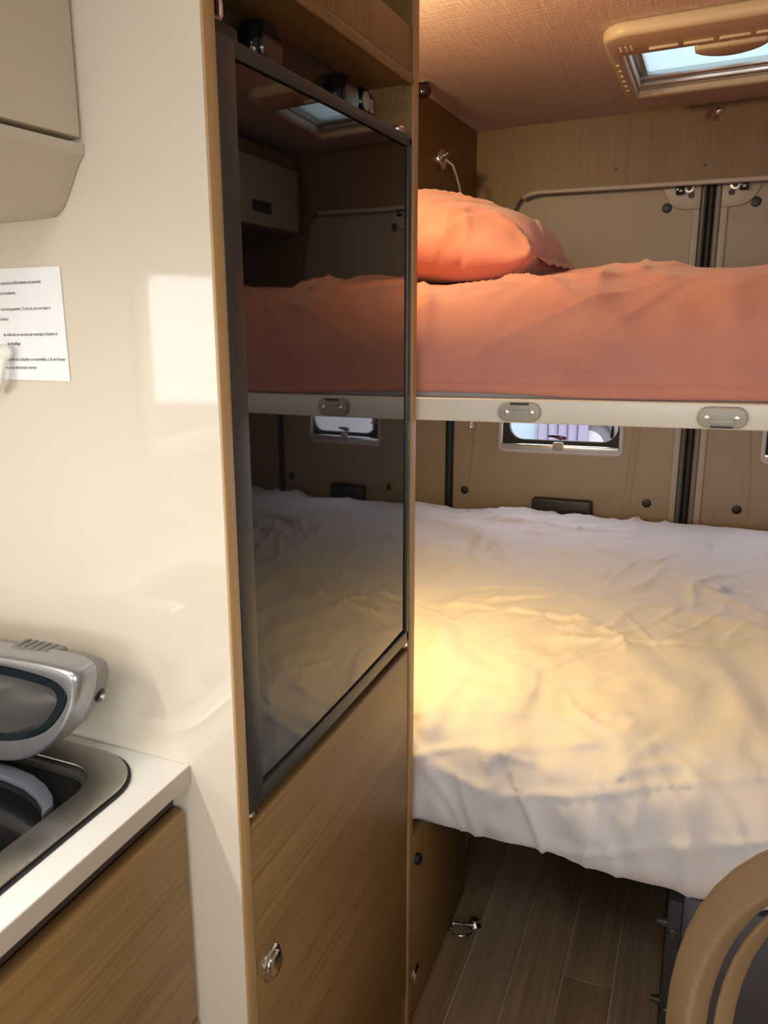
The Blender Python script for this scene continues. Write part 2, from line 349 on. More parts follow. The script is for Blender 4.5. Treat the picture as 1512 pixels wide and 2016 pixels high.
def rear_door(name, sgn, cx):
    """sgn -1: left leaf. built mirrored about cx, the meeting line of the two leaves"""
    X = lambda d: cx+sgn*d                       # d: distance from the meeting line
    d = sroot(name, (X(.36), RY, ZF))
    def bx(a, b, y0, y1, z0, z1): x = sorted((X(a), X(b))); return (x[0], x[1], y0, y1, z0, z1)
    w0, w1 = sorted((X(.190), X(.559)))
    x0, x1 = sorted((X(.026), X(.715)))
    hole_panel('y', RY, RY+.025, x0, x1, -1.12, .33, [(w0, w1, -.449, -.11)]).build('door_skin', M['paint'], d)
    MB().box(*bx(.026, .044, RY-.010, RY+.001, -1.12, .257)).build('edge_flange', M['paint_light'], d, bev=.003)
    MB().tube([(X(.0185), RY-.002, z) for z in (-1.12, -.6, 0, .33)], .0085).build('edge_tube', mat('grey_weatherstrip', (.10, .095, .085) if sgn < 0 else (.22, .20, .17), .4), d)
    poly = [(X(.026), .33), (X(.126), .33), (X(.118), .300), (X(.104), .275), (X(.085), .261), (X(.062), .257), (X(.026), .257)]
    pl = MB().prism(poly, 'y', RY-.009, RY+.001).build('lock_plate', M['paint_light'], d, bev=.002)
    MB().box(*bx(.068, .090, RY-.028, RY-.006, .296, .326)).build('catch', M['black_gloss'], pl, bev=.003)
    MB().lathe([(.013, 0), (.013, .006)], (X(.057), RY-.009, .312), (0, -1, 0), 16).build('washer', M['screw'], pl, bev=.001)
    MB().lathe([(.007, 0), (.007, .009)], (X(.057), RY-.009, .312), (0, -1, 0), 12).build('bolt', M['black'], pl, bev=.001)
    MB().box(*bx(.088, .106, RY-.012, RY-.008, .318, .327)).build('tab', M['screw'], pl)
    MB().lathe([(.0085, 0), (.0085, .002)], (X(.050), RY-.009, .294), (0, -1, 0), 12).build('plug', M['black'], pl)
    for dd, zz in ((.111, .265), (.106, -.595), (.139, -.595), (.674, -.592)):
        if sgn < 0 and dd == .139 or sgn > 0 and dd == .106: continue
        MB().lathe([(.0135, 0), (.0135, .002), (.009, .0035)], (X(dd), RY, zz), (0, -1, 0), 16).build('plug', M['black'], d)
    for a, b in (((.133, -.12), (.165, -.62)), ((.620, -.10), (.655, -.62))):   # pressed ribs
        r = MB(); w_ = .012
        r.add([(X(a[0]-w_), RY, a[1]), (X(a[0]+w_), RY, a[1]), (X(b[0]+w_), RY, b[1]), (X(b[0]-w_), RY, b[1]), (X(a[0]), RY-.006, a[1]), (X(b[0]), RY-.006, b[1])],
              [(0, 4, 5, 3), (4, 1, 2, 5), (0, 1, 4), (3, 5, 2)])
        r.build('pressed_rib', M['paint'], d, smooth=80)
    hx0, hx1 = sorted((X(.262), X(.447)))
    MB().prism(rrect(hx0, hx1, -.665, -.596, .010), 'y', RY-.035, RY).build('pull_handle', M['black'], d, bev=.006)
    return d
rear_door('door_1', -1, -.030)
rear_door('door_2', 1, -.030)
MB().tube([(-.0295, RY-.004, z) for z in (-1.12, -.6, 0, .33)], .0085).build('meeting_seal', M['rubber'], wr)

def rear_window(name, cx, sgn):
    x0, x1, z0, z1 = cx-.1845, cx+.1845, -.449, -.11
    X = lambda d: cx+sgn*d
    w_ = sroot(name, (cx, RY, z0))
    MB().ring(rrect(x0-.006, x1+.006, z0-.006, z1+.006, .022), rrect(x0+.006, x1-.006, z0+.006, z1-.006, .014), 'y', RY-.006, RY+.03).build('window_frame', mat('pale_lilac_frame', (.58, .55, .58), .35), w_, bev=.003)
    MB().ring(rrect(x0+.004, x1-.004, z0+.004, z1-.004, .012, 8), rrect(x0+.028, x1-.012, z0+.035, z1-.02, [.05, .05, .05, .05], 8), 'y', RY+.012, RY+.022).build('pane_seal', M['rubber'], w_)
    MB().tube([(p[0], RY+.010, p[1]) for p in rrect(x0+.024, x1-.010, z0+.034, z1-.02, .05, 8)], .0035, 8, True).build('seal_bead', M['fridge_frame'], w_)
    MB().box(x0, x1, RY+.018, RY+.021, z0, z1).build('pane', M['acrylic'], w_)
    rl = MB().box(x0+.004, x1-.004, RY-.012, RY+.012, z0+.006, z0+.024).build('blind_rail', M['alu'], w_, bev=.004)
    MB().prism(rrect(cx-.016, cx+.016, z0+.008, z0+.034, .006), 'y', RY-.022, RY-.010).build('blind_grip', M['taupe'], rl, bev=.003)
    lt = MB().tube([(X(-.032), RY-.002, z0+.051), (X(-.020), RY-.006, z0+.052), (X(.005), RY-.008, z0+.050), (X(.022), RY-.006, z0+.046)], [.004, .0045, .007, .006]).build('latch_lever', M['black'], w_)
    MB().lathe([(.007, 0), (.007, .012)], (X(.006), RY-.004, z0+.047), (0, -1, 0), 12).build('latch_button', mat('red_brown_plastic', (.22, .05, .05), .4), lt, bev=.001)
    MB().tube([(X(.158), RY+.004, z0+.11), (X(.157), RY, z0+.09), (X(.156), RY-.002, z0+.062), (X(.156), RY, z0+.052)], [.004, .0045, .0065, .004]).build('stay_arm', M['black'], w_)
    return w_
rear_window('window_1', -.405, 1)
rear_window('window_2', .345, -1)

# wood board across the rear above the doors, its curved left foot, and the pale edge trim
by = 2.66
mir = [(.66, -.12), (.555, -.12), (.540, .15), (.520, .245), (.506, .280), (.492, .308), (.477, .323), (.455, .331), (.43, .333)]
poly = [(-.68, ZC), (XR, ZC), (XR, -.12)]+mir+[(.10, .323), (-.22, .330), (-.49, .337), (-.515, .334), (-.537, .325), (-.552, .308), (-.566, .280), (-.580, .245), (-.600, .15), (-.615, -.12), (-.68, -.12)]
bd = structure('wall_rear_board', MB().prism(poly, 'y', by, by+.018), M['oak_board'], at=(0, by, -.12))
for x, z in ((-.279, .377), (-.052, .366)):
    MB().lathe([(.004, 0), (.004, .001)], (x, by-.0002, z), (0, -1, 0), 10).build('screw_hole', M['black'], bd)
edge = [(.45, .328), (.10, .319), (-.22, .326), (-.49, .333), (-.515, .330), (-.538, .321)]
tr = MB()
tr.add([(x, y, z+dz) for x, z in edge for (y, dz) in ((by-.010, .006), (by-.010, -.007), (by+.020, -.007), (by+.020, .006))],
       [(i*4+a, i*4+(a+1) % 4, i*4+4+(a+1) % 4, i*4+4+a) for i in range(len(edge)-1) for a in range(4)]+[(0, 1, 2, 3), (20, 23, 22, 21)])
structure('trim_1', tr, M['paint_light'], bev=.003)

# ------------------------------------------------------------------ roof hatch
h = thing('roof_hatch', (.035, 2.1, ZC-.03), 'ivory plastic roof hatch with pale blue pane in the ceiling', 'skylight')
zf0, zf1 = ZC-.028, ZC
fr = MB().ring(rrect(-.235, .305, 1.82, 2.39, .05, 8), rrect(HX0, HX1, HY0+.005, HY1-.01, .006, 8), 'z', zf0, zf1).build('frame', M['hatch'], h, bev=.010, seg=3)
for i in range(5): MB().prism(rrect(-.155+i*.062, -.101+i*.062, 1.922, 1.930, .0035, 3), 'z', zf0-.0045, zf0+.003).build('vent_slot', M['hatch'], fr, bev=.0012)
for i in range(6): MB().lathe([(.004, 0), (.004, .004)], (-.221, 2.02+i*.047, zf0), (0, 0, -1), 8).build('vent_stud', M['hatch'], fr, bev=.001)
for i in range(9): MB().lathe([(.0022, 0), (.0022, .0025)], (-.205+.010*(i % 3), 1.895+.012*(i//3), zf0), (0, 0, -1), 6).build('vent_dot', M['hatch'], fr)
grip = [(-.074, 1.955)]+[(-.074+.128*t, 1.985+.050*math.sin(math.pi*t)**.7) for t in [i/12 for i in range(13)]]+[(.054, 1.955)]
MB().prism(grip, 'z', zf0-.010, zf0+.008).build('blind_grip', M['hatch'], fr, bev=.006, seg=3)
MB().box(HX0+.002, HX1-.002, HY1-.072, HY1-.048, ZC-.004, ZC+.014).build('blind_rail', M['alu'], h, bev=.005)
MB().box(HX0+.002, HX1-.002, HY1-.046, HY1-.012, ZC-.014, ZC+.008).build('blind_rail', M['alu'], h, bev=.006)
MB().box(HX0+.001, HX0+.006, HY0, HY1-.012, ZC-.016, ZC+.02).build('side_channel', M['white_plastic'], h, bev=.001)
MB().box(HX0+.006, HX0+.024, HY0, HY1-.06, ZC+.004, ZC+.02).build('side_channel', M['alu'], h, bev=.002)
MB().grid([[(HX0, HY0, ZC+.018), (HX1, HY0, ZC+.018)], [(HX0, HY1, ZC+.018), (HX1, HY1, ZC+.018)]]).build('pane', M['milky'], h)

# ------------------------------------------------------------------ tall cabinet with the fridge
CY0, CY1 = .645, 1.215
tc_ = thing('tall_cabinet', (-.66, .93, ZF), 'tall oak cabinet with cream glossy side, built around the black fridge', 'cabinet')
MB().box(XL+.001, FX-.001, CY0, CY0+.0185, ZF, ZC).build('side_panel', M['gloss_white'], tc_, bev=.0006, seg=1)['label'] = 'glossy cream side panel'
MB().box(FX-.004, FX+.0015, CY0+.0005, CY0+.020, ZF, ZC).build('edge_band', M['oak_edge'], tc_, bev=.0015)
MB().box(XL+.001, FX-.004, CY1-.020, CY1, ZF, ZC).build('side_panel', M['oak_y'], tc_)
MB().box(FX-.004, FX+.0015, CY1-.021, CY1, ZF, ZC).build('edge_band', M['oak_edge'], tc_, bev=.0015)
MB().box(-.86, -.84, CY0+.02, CY1-.02, ZF, ZC).build('back_panel', M['oak_z'], tc_)
IY0, IY1 = CY0+.0205, CY1-.0215
MB().box(-.84, FX-.004, IY0, IY1, .306, .324).build('shelf', M['oak_y'], tc_)
MB().box(FX-.004, FX+.001, IY0, IY1, .303, .3165).build('shelf_edge', M['oak_y'], tc_, bev=.0015)
MB().box(FX-.016, FX-.001, IY0, IY1, .3175, .374).build('fascia', M['oak_z'], tc_, bev=.001)
MB().box(-.84, FX-.02, IY0, IY1, .46, ZC).build('top_panel', M['oak_y'], tc_)
rp = MB().box(-.475, -.462, IY0, IY1, .200, .306).build('recess_panel', M['recess'], tc_)
rp['label'] = 'dark glossy panel with vents and sockets above the fridge'
def vent(y, z):
    v = MB().lathe([(.028, 0), (.030, .003), (.030, .014), (.027, .020), (.020, .025), (.008, .027)], (-.462, y, z), (1, 0, 0), 28).build('air_outlet', M['black_gloss'], rp)
    MB().lathe([(.0225, .0225), (.0245, .025), (.0225, .0275)], (-.462, y, z), (1, 0, 0), 28).build('rim', M['black_gloss'], v)
vent(.848, .272); vent(1.065, .268)
so = MB().lathe([(.019, 0), (.019, .012), (.016, .016), (.014, .016)], (-.462, 1.142, .279), (1, 0, 0), 24).build('power_socket', M['black_gloss'], rp)
MB().lathe([(.012, .014), (.0125, .0175), (.005, .019)], (-.462, 1.142, .279), (1, 0, 0), 20).build('socket_core', M['screw'], so)
sw = MB().box(-.462, -.452, 1.164, 1.188, .262, .296).build('rocker_switch', M['black_gloss'], rp, bev=.002)
MB().box(-.452, -.449, 1.169, 1.181, .270, .288).build('rocker', M['taupe'], sw, bev=.001)
ld = MB().box(FX-.018, FX-.0005, IY0+.002, IY1-.003, ZF+.09, -.531).build('lower_door', M['oak_y'], tc_, bev=.0045, seg=3)
lk_ = MB().lathe([(.0215, 0), (.0215, .002), (.019, .0045), (.0165, .005)], (FX, .700, -.724), (1, 0, 0), 28).build('push_lock', M['chrome'], ld)
MB().lathe([(.0155, .003), (.0155, .007), (.0135, .0085), (.004, .0088)], (FX, .700, -.724), (1, 0, 0), 24).build('lock_button', M['chrome'], lk_)
MB().box(FX-.03, FX-.010, IY0, IY1, ZF, ZF+.088).build('plinth', M['oak_y'], tc_)

fy0, fy1, fz0, fz1 = .667, 1.186, -.514, .236
fg = thing('fridge', (-.6, .93, -.53), 'tall fridge with a black mirror-like glass door in the oak cabinet', 'fridge')
MB().box(-.83, FX-.020, IY0+.003, IY1-.003, -.525, .196).build('body', M['fridge_body'], fg, bev=.003)
fr_ = M['fridge_frame']
MB().box(FX-.018, FX+.001, fy0, fy1, fz1-.014, fz1).build('frame_bar', fr_, fg, bev=.002)
MB().box(FX-.018, FX+.001, fy0, fy1, fz0, fz0+.020).build('frame_bar', fr_, fg, bev=.002)
MB().box(FX-.018, FX+.0015, fy0-.001, fy0+.031, fz0+.002, fz1-.002).build('frame_bar', fr_, fg, bev=.003)
MB().box(FX-.018, FX+.001, fy1-.010, fy1, fz0+.002, fz1-.002).build('frame_bar', fr_, fg, bev=.002)
MB().box(FX-.018, FX-.013, fy0+.02, fy1-.004, fz0+.01, fz1-.004).build('door_back', M['black'], fg)
# the glass itself bows outward by about three millimetres
gy0, gy1, gz0, gz1 = fy0+.028, fy1-.012, fz0+.026, fz1-.017
rows = []; ns = 48
for j in range(25):
    z = gz0+(gz1-gz0)*j/24; row = []
    for i in range(ns+1):
        y = gy0+(gy1-gy0)*i/ns; row.append((FX+.0012-(y-.926)**2/(2*8.4), y, z))
    rows.append(row)
MB().grid(rows).build('glass', M['glass_black'], fg)
for y, z, s in ((1.158, .236, 1), (.680, -.514, -1), (1.180, -.514, -1)):
    MB().lathe([(.011, 0), (.011, .006), (.008, .009)], (FX-.010, y, z), (0, 0, s), 16).build('hinge_cap', M['chrome'], fg)
MB().tube([(-.425, .667, .262), (-.425, .700, .262), (-.425, .722, .262), (-.425, .724, .266), (-.425, .724, .280)], .0035, 8).build('hinge_pin', M['chrome'], fg)
MB().box(-.44, -.412, .667, .735, .236, .256).build('hinge_block', M['black'], fg, bev=.003)

# ------------------------------------------------------------------ kitchen: base unit, worktop, hob, vacuum, overhead unit
WZ = -.456
ku = thing('kitchen_unit', (-.69, .1, ZF), 'oak kitchen base unit with drawer front below the white worktop', 'cabinet')
MB().box(XL+.002, -.50, -.75, CY0-.002, ZF+.08, WZ-.022).build('body', M['oak_y'], ku)
MB().box(-.500, -.476, -.75, CY0-.002, -.520, WZ-.022).build('grip_recess', mat('dark_recess', (.05, .03, .02), .6), ku)
for a, b in ((.045, CY0-.004), (-.70, .040)):
    MB().box(-.476, -.4575, a, b, -.770, -.5065).build('drawer_front', M['oak_y'], ku, bev=.005, seg=3)
    MB().box(-.476, -.4575, a, b, ZF+.09, -.774).build('cupboard_door', M['oak_y'], ku, bev=.003)
MB().box(-.52, -.50, -.75, CY0-.002, ZF, ZF+.08).build('plinth', M['charcoal'], ku)
hx0, hx1, hyA, hyB = -.865, -.487, .02, .626
wt = thing('worktop', (-.69, .1, WZ-.02), 'white kitchen worktop with beige front edge around the hob', 'worktop')
hole_panel('z', WZ-.020, WZ, XL+.001, -.4535, -.76, CY0-.0005, [(hx0+.026, hx1-.026, hyA+.026, hyB-.026)]).build('slab', M['worktop'], wt)
MB().box(-.4535, -.452, -.76, CY0-.0005, WZ-.020, WZ-.0003).build('edge_strip', M['worktop_edge'], wt)

hb = thing('hob', (-.676, .32, WZ-.02), 'stainless steel hob with black glass cover set into the white worktop', 'hob')
MB().ring(rrect(hx0, hx1, hyA, hyB, .062, 10), rrect(hx0+.032, hx1-.034, hyA+.036, hyB-.036, .040, 10), 'z', WZ+.0022, WZ+.006).build('rim', M['steel'], hb, bev=.003)
MB().ring(rrect(hx0+.030, hx1-.032, hyA+.034, hyB-.034, .041, 10), rrect(hx0+.037, hx1-.039, hyA+.041, hyB-.041, .036, 10), 'z', WZ-.012, WZ+.002).build('inner_rim', M['fridge_frame'], hb, bev=.0015)
MB().prism(rrect(hx0+.036, hx1-.038, hyA+.040, hyB-.040, .036, 10), 'z', WZ-.018, WZ-.008).build('glass_cover', M['black_gloss'], hb)
MB().ring(rrect(hx0-.003, hx1+.003, hyA-.003, hyB+.003, .064, 10), rrect(hx0+.028, hx1-.028, hyA+.028, hyB-.028, .04, 10), 'z', WZ+.0002, WZ+.0022).build('rim_shadow', M['rubber'], hb)  # black ring standing in for the shadow gap under the rim
arc = [(-.80, .500), (-.75, .530), (-.70, .548), (-.66, .556), (-.62, .558), (-.59, .554), (-.565, .545), (-.545, .533), (-.533, .520)]
ab = MB()
ab.add([(x, y+dy, z) for x, y in arc for dy, z in ((-.008, WZ-.008), (-.008, WZ), (.008, WZ+.002), (.008, WZ-.008))],
       [(i*4+a, i*4+(a+1) % 4, i*4+4+(a+1) % 4, i*4+4+a) for i in range(len(arc)-1) for a in range(4)]+[(0, 1, 2, 3), (32, 35, 34, 33)])
ab.build('pan_support', mat('grey_enamel', (.10, .105, .13), .3), hb, bev=.002)
MB().lathe([(.045, 0), (.045, .006), (.038, .012), (.012, .013)], (-.665, .40, WZ-.008), (0, 0, 1), 28).build('burner', M['black'], hb)
MB().lathe([(.018, 0), (.018, .010), (.014, .014)], (-.560, .430, WZ-.008), (0, 0, 1), 20).build('control_knob', M['fridge_frame'], hb)
MB().lathe([(.018, 0), (.018, .010), (.014, .014)], (-.560, .330, WZ-.008), (0, 0, 1), 20).build('control_knob', M['fridge_frame'], hb)

# handheld vacuum: side profile in (x, z) extruded across, D shaped grip opening
vc = thing('handheld_vacuum', (-.62, .58, WZ+.006), 'silver handheld vacuum cleaner lying on the hob beside the cream panel', 'vacuum cleaner')
def spline(pts, n, closed=True):
    out = []; N = len(pts)
    for i in range(N):
        p0, p1, p2, p3 = pts[i-1], pts[i], pts[(i+1) % N], pts[(i+2) % N]
        for k in range(n):
            t = k/n
            out.append(tuple(.5*((2*p1[c])+(-p0[c]+p2[c])*t+(2*p0[c]-5*p1[c]+4*p2[c]-p3[c])*t*t+(-p0[c]+3*p1[c]-3*p2[c]+p3[c])*t**3) for c in (0, 1)))
    return out
def resample(pts, n, c):
    out = []
    for k in range(n):                       # by angle about c, so outer and inner rings pair up
        a = -2*math.pi*k/n; d = Vector((math.cos(a), math.sin(a))); best = None
        for i in range(len(pts)):
            p, q = Vector(pts[i]), Vector(pts[(i+1) % len(pts)])
            e = q-p; den = d.x*e.y-d.y*e.x
            if abs(den) < 1e-12: continue
            r = p-Vector(c); t = (r.x*e.y-r.y*e.x)/den; u = (r.x*d.y-r.y*d.x)/den
            if t > 0 and -1e-6 <= u <= 1+1e-6 and (best is None or t > best): best = t
        out.append((c[0]+d.x*best, c[1]+d.y*best))
    return out
outer = spline([(-.80, -.330), (-.70, -.322), (-.600, -.318), (-.535, -.316), (-.507, -.322), (-.508, -.346), (-.520, -.372), (-.541, -.400), (-.580, -.427), (-.630, -.440), (-.72, -.444), (-.80, -.436), (-.835, -.38)], 6)
hole = spline([(-.70, -.336), (-.606, -.329), (-.545, -.331), (-.524, -.338), (-.520, -.352), (-.540, -.380), (-.570, -.400), (-.619, -.414), (-.68, -.412), (-.72, -.38)], 6)
inner = spline([(-.69, -.345), (-.607, -.338), (-.545, -.339), (-.530, -.346), (-.533, -.361), (-.557, -.387), (-.585, -.400), (-.618, -.408), (-.675, -.404), (-.705, -.375)], 6)
cc = (-.61, -.37); NP = 132
O, I, I2 = resample(outer, NP, cc), resample(hole, NP, cc), [(cc[0]+(p[0]-cc[0])*.955, cc[1]+(p[1]-cc[1])*.955) for p in resample(inner, NP, cc)]
YF, YB = .545, .606
def scale2(ps, s): return [(cc[0]+(p[0]-cc[0])*s, cc[1]+(p[1]-cc[1])*s) for p in ps]
loops = [(I, YF+.010), (scale2(I, 1.004), YF+.001), (scale2(O, .93), YF-.0005), (scale2(O, .965), YF+.0008), (scale2(O, .988), YF+.004), (scale2(O, .998), YF+.009), (O, YF+.016), (O, YF+.030)]
sh = MB(); V_ = []; 
for L_, y in loops: V_ += [(p[0], y, p[1]) for p in L_]
sh.add(V_, [(i*NP+k, i*NP+(k+1) % NP, (i+1)*NP+(k+1) % NP, (i+1)*NP+k) for i in range(len(loops)-1) for k in range(NP)])
shell = sh.build('shell', M['silver'], vc, smooth=50); shell['label'] = 'silver side shell'
rear = [(O, YF+.0305), (scale2(O, .998), YF+.052), (scale2(O, .96), YB), (scale2(O, .80), YB+.008)]
sh = MB(); V_ = []
for L_, y in rear: V_ += [(p[0]-.011*max(0, (y-YF-.03)/.045), y, p[1]-.017*max(0, (y-YF-.03)/.045)*(1 if p[1] > cc[1] else .2)) for p in L_]
n_ = len(rear)
sh.add(V_, [(i*NP+k, i*NP+(k+1) % NP, (i+1)*NP+(k+1) % NP, (i+1)*NP+k) for i in range(n_-1) for k in range(NP)]+[tuple((n_-1)*NP+k for k in range(NP))])
sh.build('body', M['silver_grey'], vc, smooth=50)
mb = MB(); V_ = []
for L_, y in ((I, YF+.004), (scale2(I, .985), YF+.0005), (scale2(I2, 1.012), YF+.001), (I2, YF+.006), (I2, YF+.022)): V_ += [(p[0], y, p[1]) for p in L_]
mb.add(V_, [(i*NP+k, i*NP+(k+1) % NP, (i+1)*NP+(k+1) % NP, (i+1)*NP+k) for i in range(4) for k in range(NP)])
mb.build('grip_inlay', M['teal_glass'], vc, smooth=60)['label'] = 'dark glossy inlay around the grip opening'
dish = MB(); V_ = []
for s_, y in ((1.0, YF+.020), (.95, YF+.048), (.75, YF+.058), (.35, YF+.056), (.05, YF+.055)): V_ += [(p[0], y-.02*max(0, (-.39-p[1])/.02), p[1]) for p in scale2(I2, s_)]
dish.add(V_, [(i*NP+k, i*NP+(k+1) % NP, (i+1)*NP+(k+1) % NP, (i+1)*NP+k) for i in range(4) for k in range(NP)]+[tuple(4*NP+k for k in range(NP))])
dish.build('grip_well', mat('dark_grey_plastic', (.11, .105, .10), .4, .3), vc, smooth=70)
sl = MB().box(-.606, -.552, YF+.020, YF+.044, -.3230, -.3165).build('slide_switch', M['silver_grey'], vc, bev=.002)
for i in range(5): MB().box(-.600+i*.009, -.5985+i*.009, YF+.023, YF+.042, -.3168, -.3155).build('ridge', M['silver_grey'], sl)
MB().lathe([(.007, 0), (.0075, .003), (.006, .004)], (-.5165, YF+.042, -.362), (1, .1, -.25), 12).build('charging_socket', M['black_gloss'], vc)
MB().lathe([(.0025, .003), (.0025, .006)], (-.5165, YF+.042, -.362), (1, .1, -.25), 8).build('socket_pin', M['screw'], vc)

ov = thing('overhead_cabinet', (-.73, .1, .09), 'cream overhead cupboard with rounded underside above the worktop', 'cabinet')
poly = [(XL+.002, .095), (-.583, .095), (-.566, .096), (-.556, .103), (-.546, .118), (-.535, .138), (-.527, .147), (-.5265, .156), (-.546, .157), (-.546, ZC-.001), (XL+.002, ZC-.001)]
MB().prism(poly, 'y', -.74, CY0-.001).build('body', M['cream'], ov, bev=.0012)
for a, b in ((.06, CY0-.004), (-.70, .054)):
    MB().box(-.5455, -.527, a, b, .1605, ZC-.03).build('door', M['cream'], ov, bev=.003)

# notice taped to the glossy side panel, with its printed lines
nt_ = thing('notice_sheet', (-.67, CY0-.001, -.061), 'white printed notice sheet stuck on the glossy cream panel', 'paper')
pm = MB()
pm.add([(-.777, CY0-.0012, .0545), (-.568, CY0-.0012, .051), (-.567, CY0-.0016, -.059), (-.776, CY0-.0016, -.056),
        (-.777, CY0-.0007, .0545), (-.568, CY0-.0007, .051), (-.567, CY0-.0007, -.059), (-.776, CY0-.0007, -.056)],
       [(0, 1, 2, 3), (7, 6, 5, 4), (0, 4, 5, 1), (1, 5, 6, 2), (2, 6, 7, 3), (3, 7, 4, 0)])
pm.build('sheet', M['paper'], nt_)
lines = [("sufficiente aerazione dell'ambiente, ad esempio", -.5925, .0365), ("aprendo la finestra e l'ambiente.", -.6265, .0268), ("ventilation for the living quarters. To do so, you can open a", -.5835, .0112),
         ("window of the kitchen.", -.6395, .0015), ("du v\u00e9hicule, en ouvrant par exemple, la fen\u00eatre la", -.5775, -.0140), ("de chauffage.", -.6265, -.0230),
         ("ausreichende Luftzufuhr zu verschaffen, z. B. ein Fenster", -.5700, -.0388), ("werden, muss die benutzt werden.", -.6080, -.0470)]
dg = bpy.context.evaluated_depsgraph_get()
for t, xr, z in lines:
    cu = bpy.data.curves.new('line', 'FONT'); cu.body = t; cu.align_x = 'RIGHT'; cu.size = .0046; cu.space_character = .92
    to = bpy.data.objects.new('line', cu); C.objects.link(to); bpy.context.view_layer.update()
    dg = bpy.context.evaluated_depsgraph_get(); me = bpy.data.meshes.new_from_object(to.evaluated_get(dg)); bpy.data.objects.remove(to)
    o_ = Vector(nt_['org'])
    for v in me.vertices: v.co = Vector((xr+v.co.x*.86, CY0-.0019, z+v.co.y))-o_
    me.materials.clear(); me.materials.append(M['ink'])
    o = bpy.data.objects.new('printed_line', me); C.objects.link(o); o.parent = nt_

wh = thing('wall_hook', (-.632, .632, -.065), 'cream plastic hook in front of the notice sheet, at the left picture edge', 'hook')
MB().lathe([(.008, 0), (.0085, .004), (.006, .008), (.002, .010)], (-.6405, .636, -.030), (0, -1, 0), 20).build('knob', M['white_plastic'], wh)
MB().tube([(-.642, .632, -.038), (-.642, .627, -.046), (-.644, .626, -.056), (-.650, .628, -.064), (-.656, .634, -.068)], [.005, .005, .005, .0045, .004]).build('hook_arm', M['white_plastic'], wh)

# ------------------------------------------------------------------ lower bed
BX0, BX1 = -.885, .845
bb = thing('bed_base', (0, 1.95, -.91), 'dark bed base board under the white duvet', 'bed')
MB().box(BX0, BX1, 1.285, 2.645, -.902, -.893).build('base_board', M['grey_fabric'], bb, bev=.003)
MB().box(BX0, BX1, 1.30, 1.34, -.902, -.890).build('support_slat', M['grey_fabric'], bb)

prof = [(1.330, -.872), (1.285, -.880), (1.258, -.879), (1.246, -.862), (1.240, -.835), (1.237, -.800), (1.240, -.765), (1.252, -.732), (1.275, -.704), (1.310, -.680), (1.36, -.660), (1.44, -.645), (1.56, -.634), (1.75, -.626), (2.0, -.620), (2.3, -.618), (2.52, -.622), (2.60, -.630), (2.640, -.66), (2.652, -.72), (2.648, -.80)]
def dense(prof, step):
    out = [];
    for i in range(len(prof)-1):
        p0 = Vector(prof[max(i-1, 0)]); p1 = Vector(prof[i]); p2 = Vector(prof[i+1]); p3 = Vector(prof[min(i+2, len(prof)-1)])
        n = max(2, int((p2-p1).length/step))
        for k in range(n):
            t = k/n; out.append(.5*((2*p1)+(-p0+p2)*t+(2*p0-5*p1+4*p2-p3)*t*t+(-p0+3*p1-3*p2+p3)*t**3))
    out.append(Vector(prof[-1])); return out
def crease(x, y, f, ang, seed, sharp=3., aniso=3.):
    c_, s_ = math.cos(ang), math.sin(ang)
    u = (x*c_+y*s_)*f/aniso; v = (-x*s_+y*c_)*f
    u += .35*nz(x*2.1, y*2.1, seed+9); v += .45*nz(x*2.7+3, y*2.7, seed+5)
    return max(0., 1-abs(nz(u, v, seed))*sharp)
def duvet_wr(x, y, s):
    """s: arc position 0 (front hem) .. ; returns outward offset"""
    front = 1-sstep(1.50, 1.85, y); backl = sstep(1.7, 2.2, y)
    o = .012*fb(x*1.8, y*1.8, 3.1, 2)
    o += (.25+.75*front)*.015*fb(x*10+1.4*nz(x*2, y*3, 2)+y*1.5, y*2.4, 11.0, 2)            # soft fore-and-aft folds
    m1 = sstep(-.05, .35, nz(x*2.3, y*2.3, 71)); m2 = sstep(-.05, .35, nz(x*2.6, y*2.6, 83)); m3 = sstep(0, .4, nz(x*3.1, y*3.1, 95))
    o += .012*m1*crease(x, y, 7, 1.25, 21, 5, 4)**3+.010*m2*crease(x, y, 8, .45, 33, 5, 4)**3+.013*m3*front*crease(x, y, 11, 1.9, 45, 6, 3)**3
    vf = 1-sstep(1.20, 1.42, y)
    o += vf*(.005*crease(x, y, 13, 2.5, 61, 5, 4)**3+.005*crease(x, y, 13, .35, 64, 5, 5)**3+.005*crease(x, y, 16, 1.3, 69, 5, 3)**2*m2)
    o += .006*m2*crease(x, y, 15, .9, 73, 5, 4)**2+.005*m1*crease(x, y, 17, 2.4, 79, 5, 4)**2
    lft = 1-sstep(-.62, -.25, x)
    o += backl*lft*.009*math.sin(24*(x*.75+y*.9)+2.2*nz(x*3, y*3, 8))*(.6+.4*nz(x*2, y*2, 4))
    rgt = sstep(-.12, .15, x)
    o += rgt*.022*crease(x, y, 3.2, 2.05, 57, 3.2)**2
    o += .0008*fb(x*30, y*30, 1.0, 2)
    return o
dp = dense(prof, .006); nx = 300
rows = []; S = 0
rows_v = []
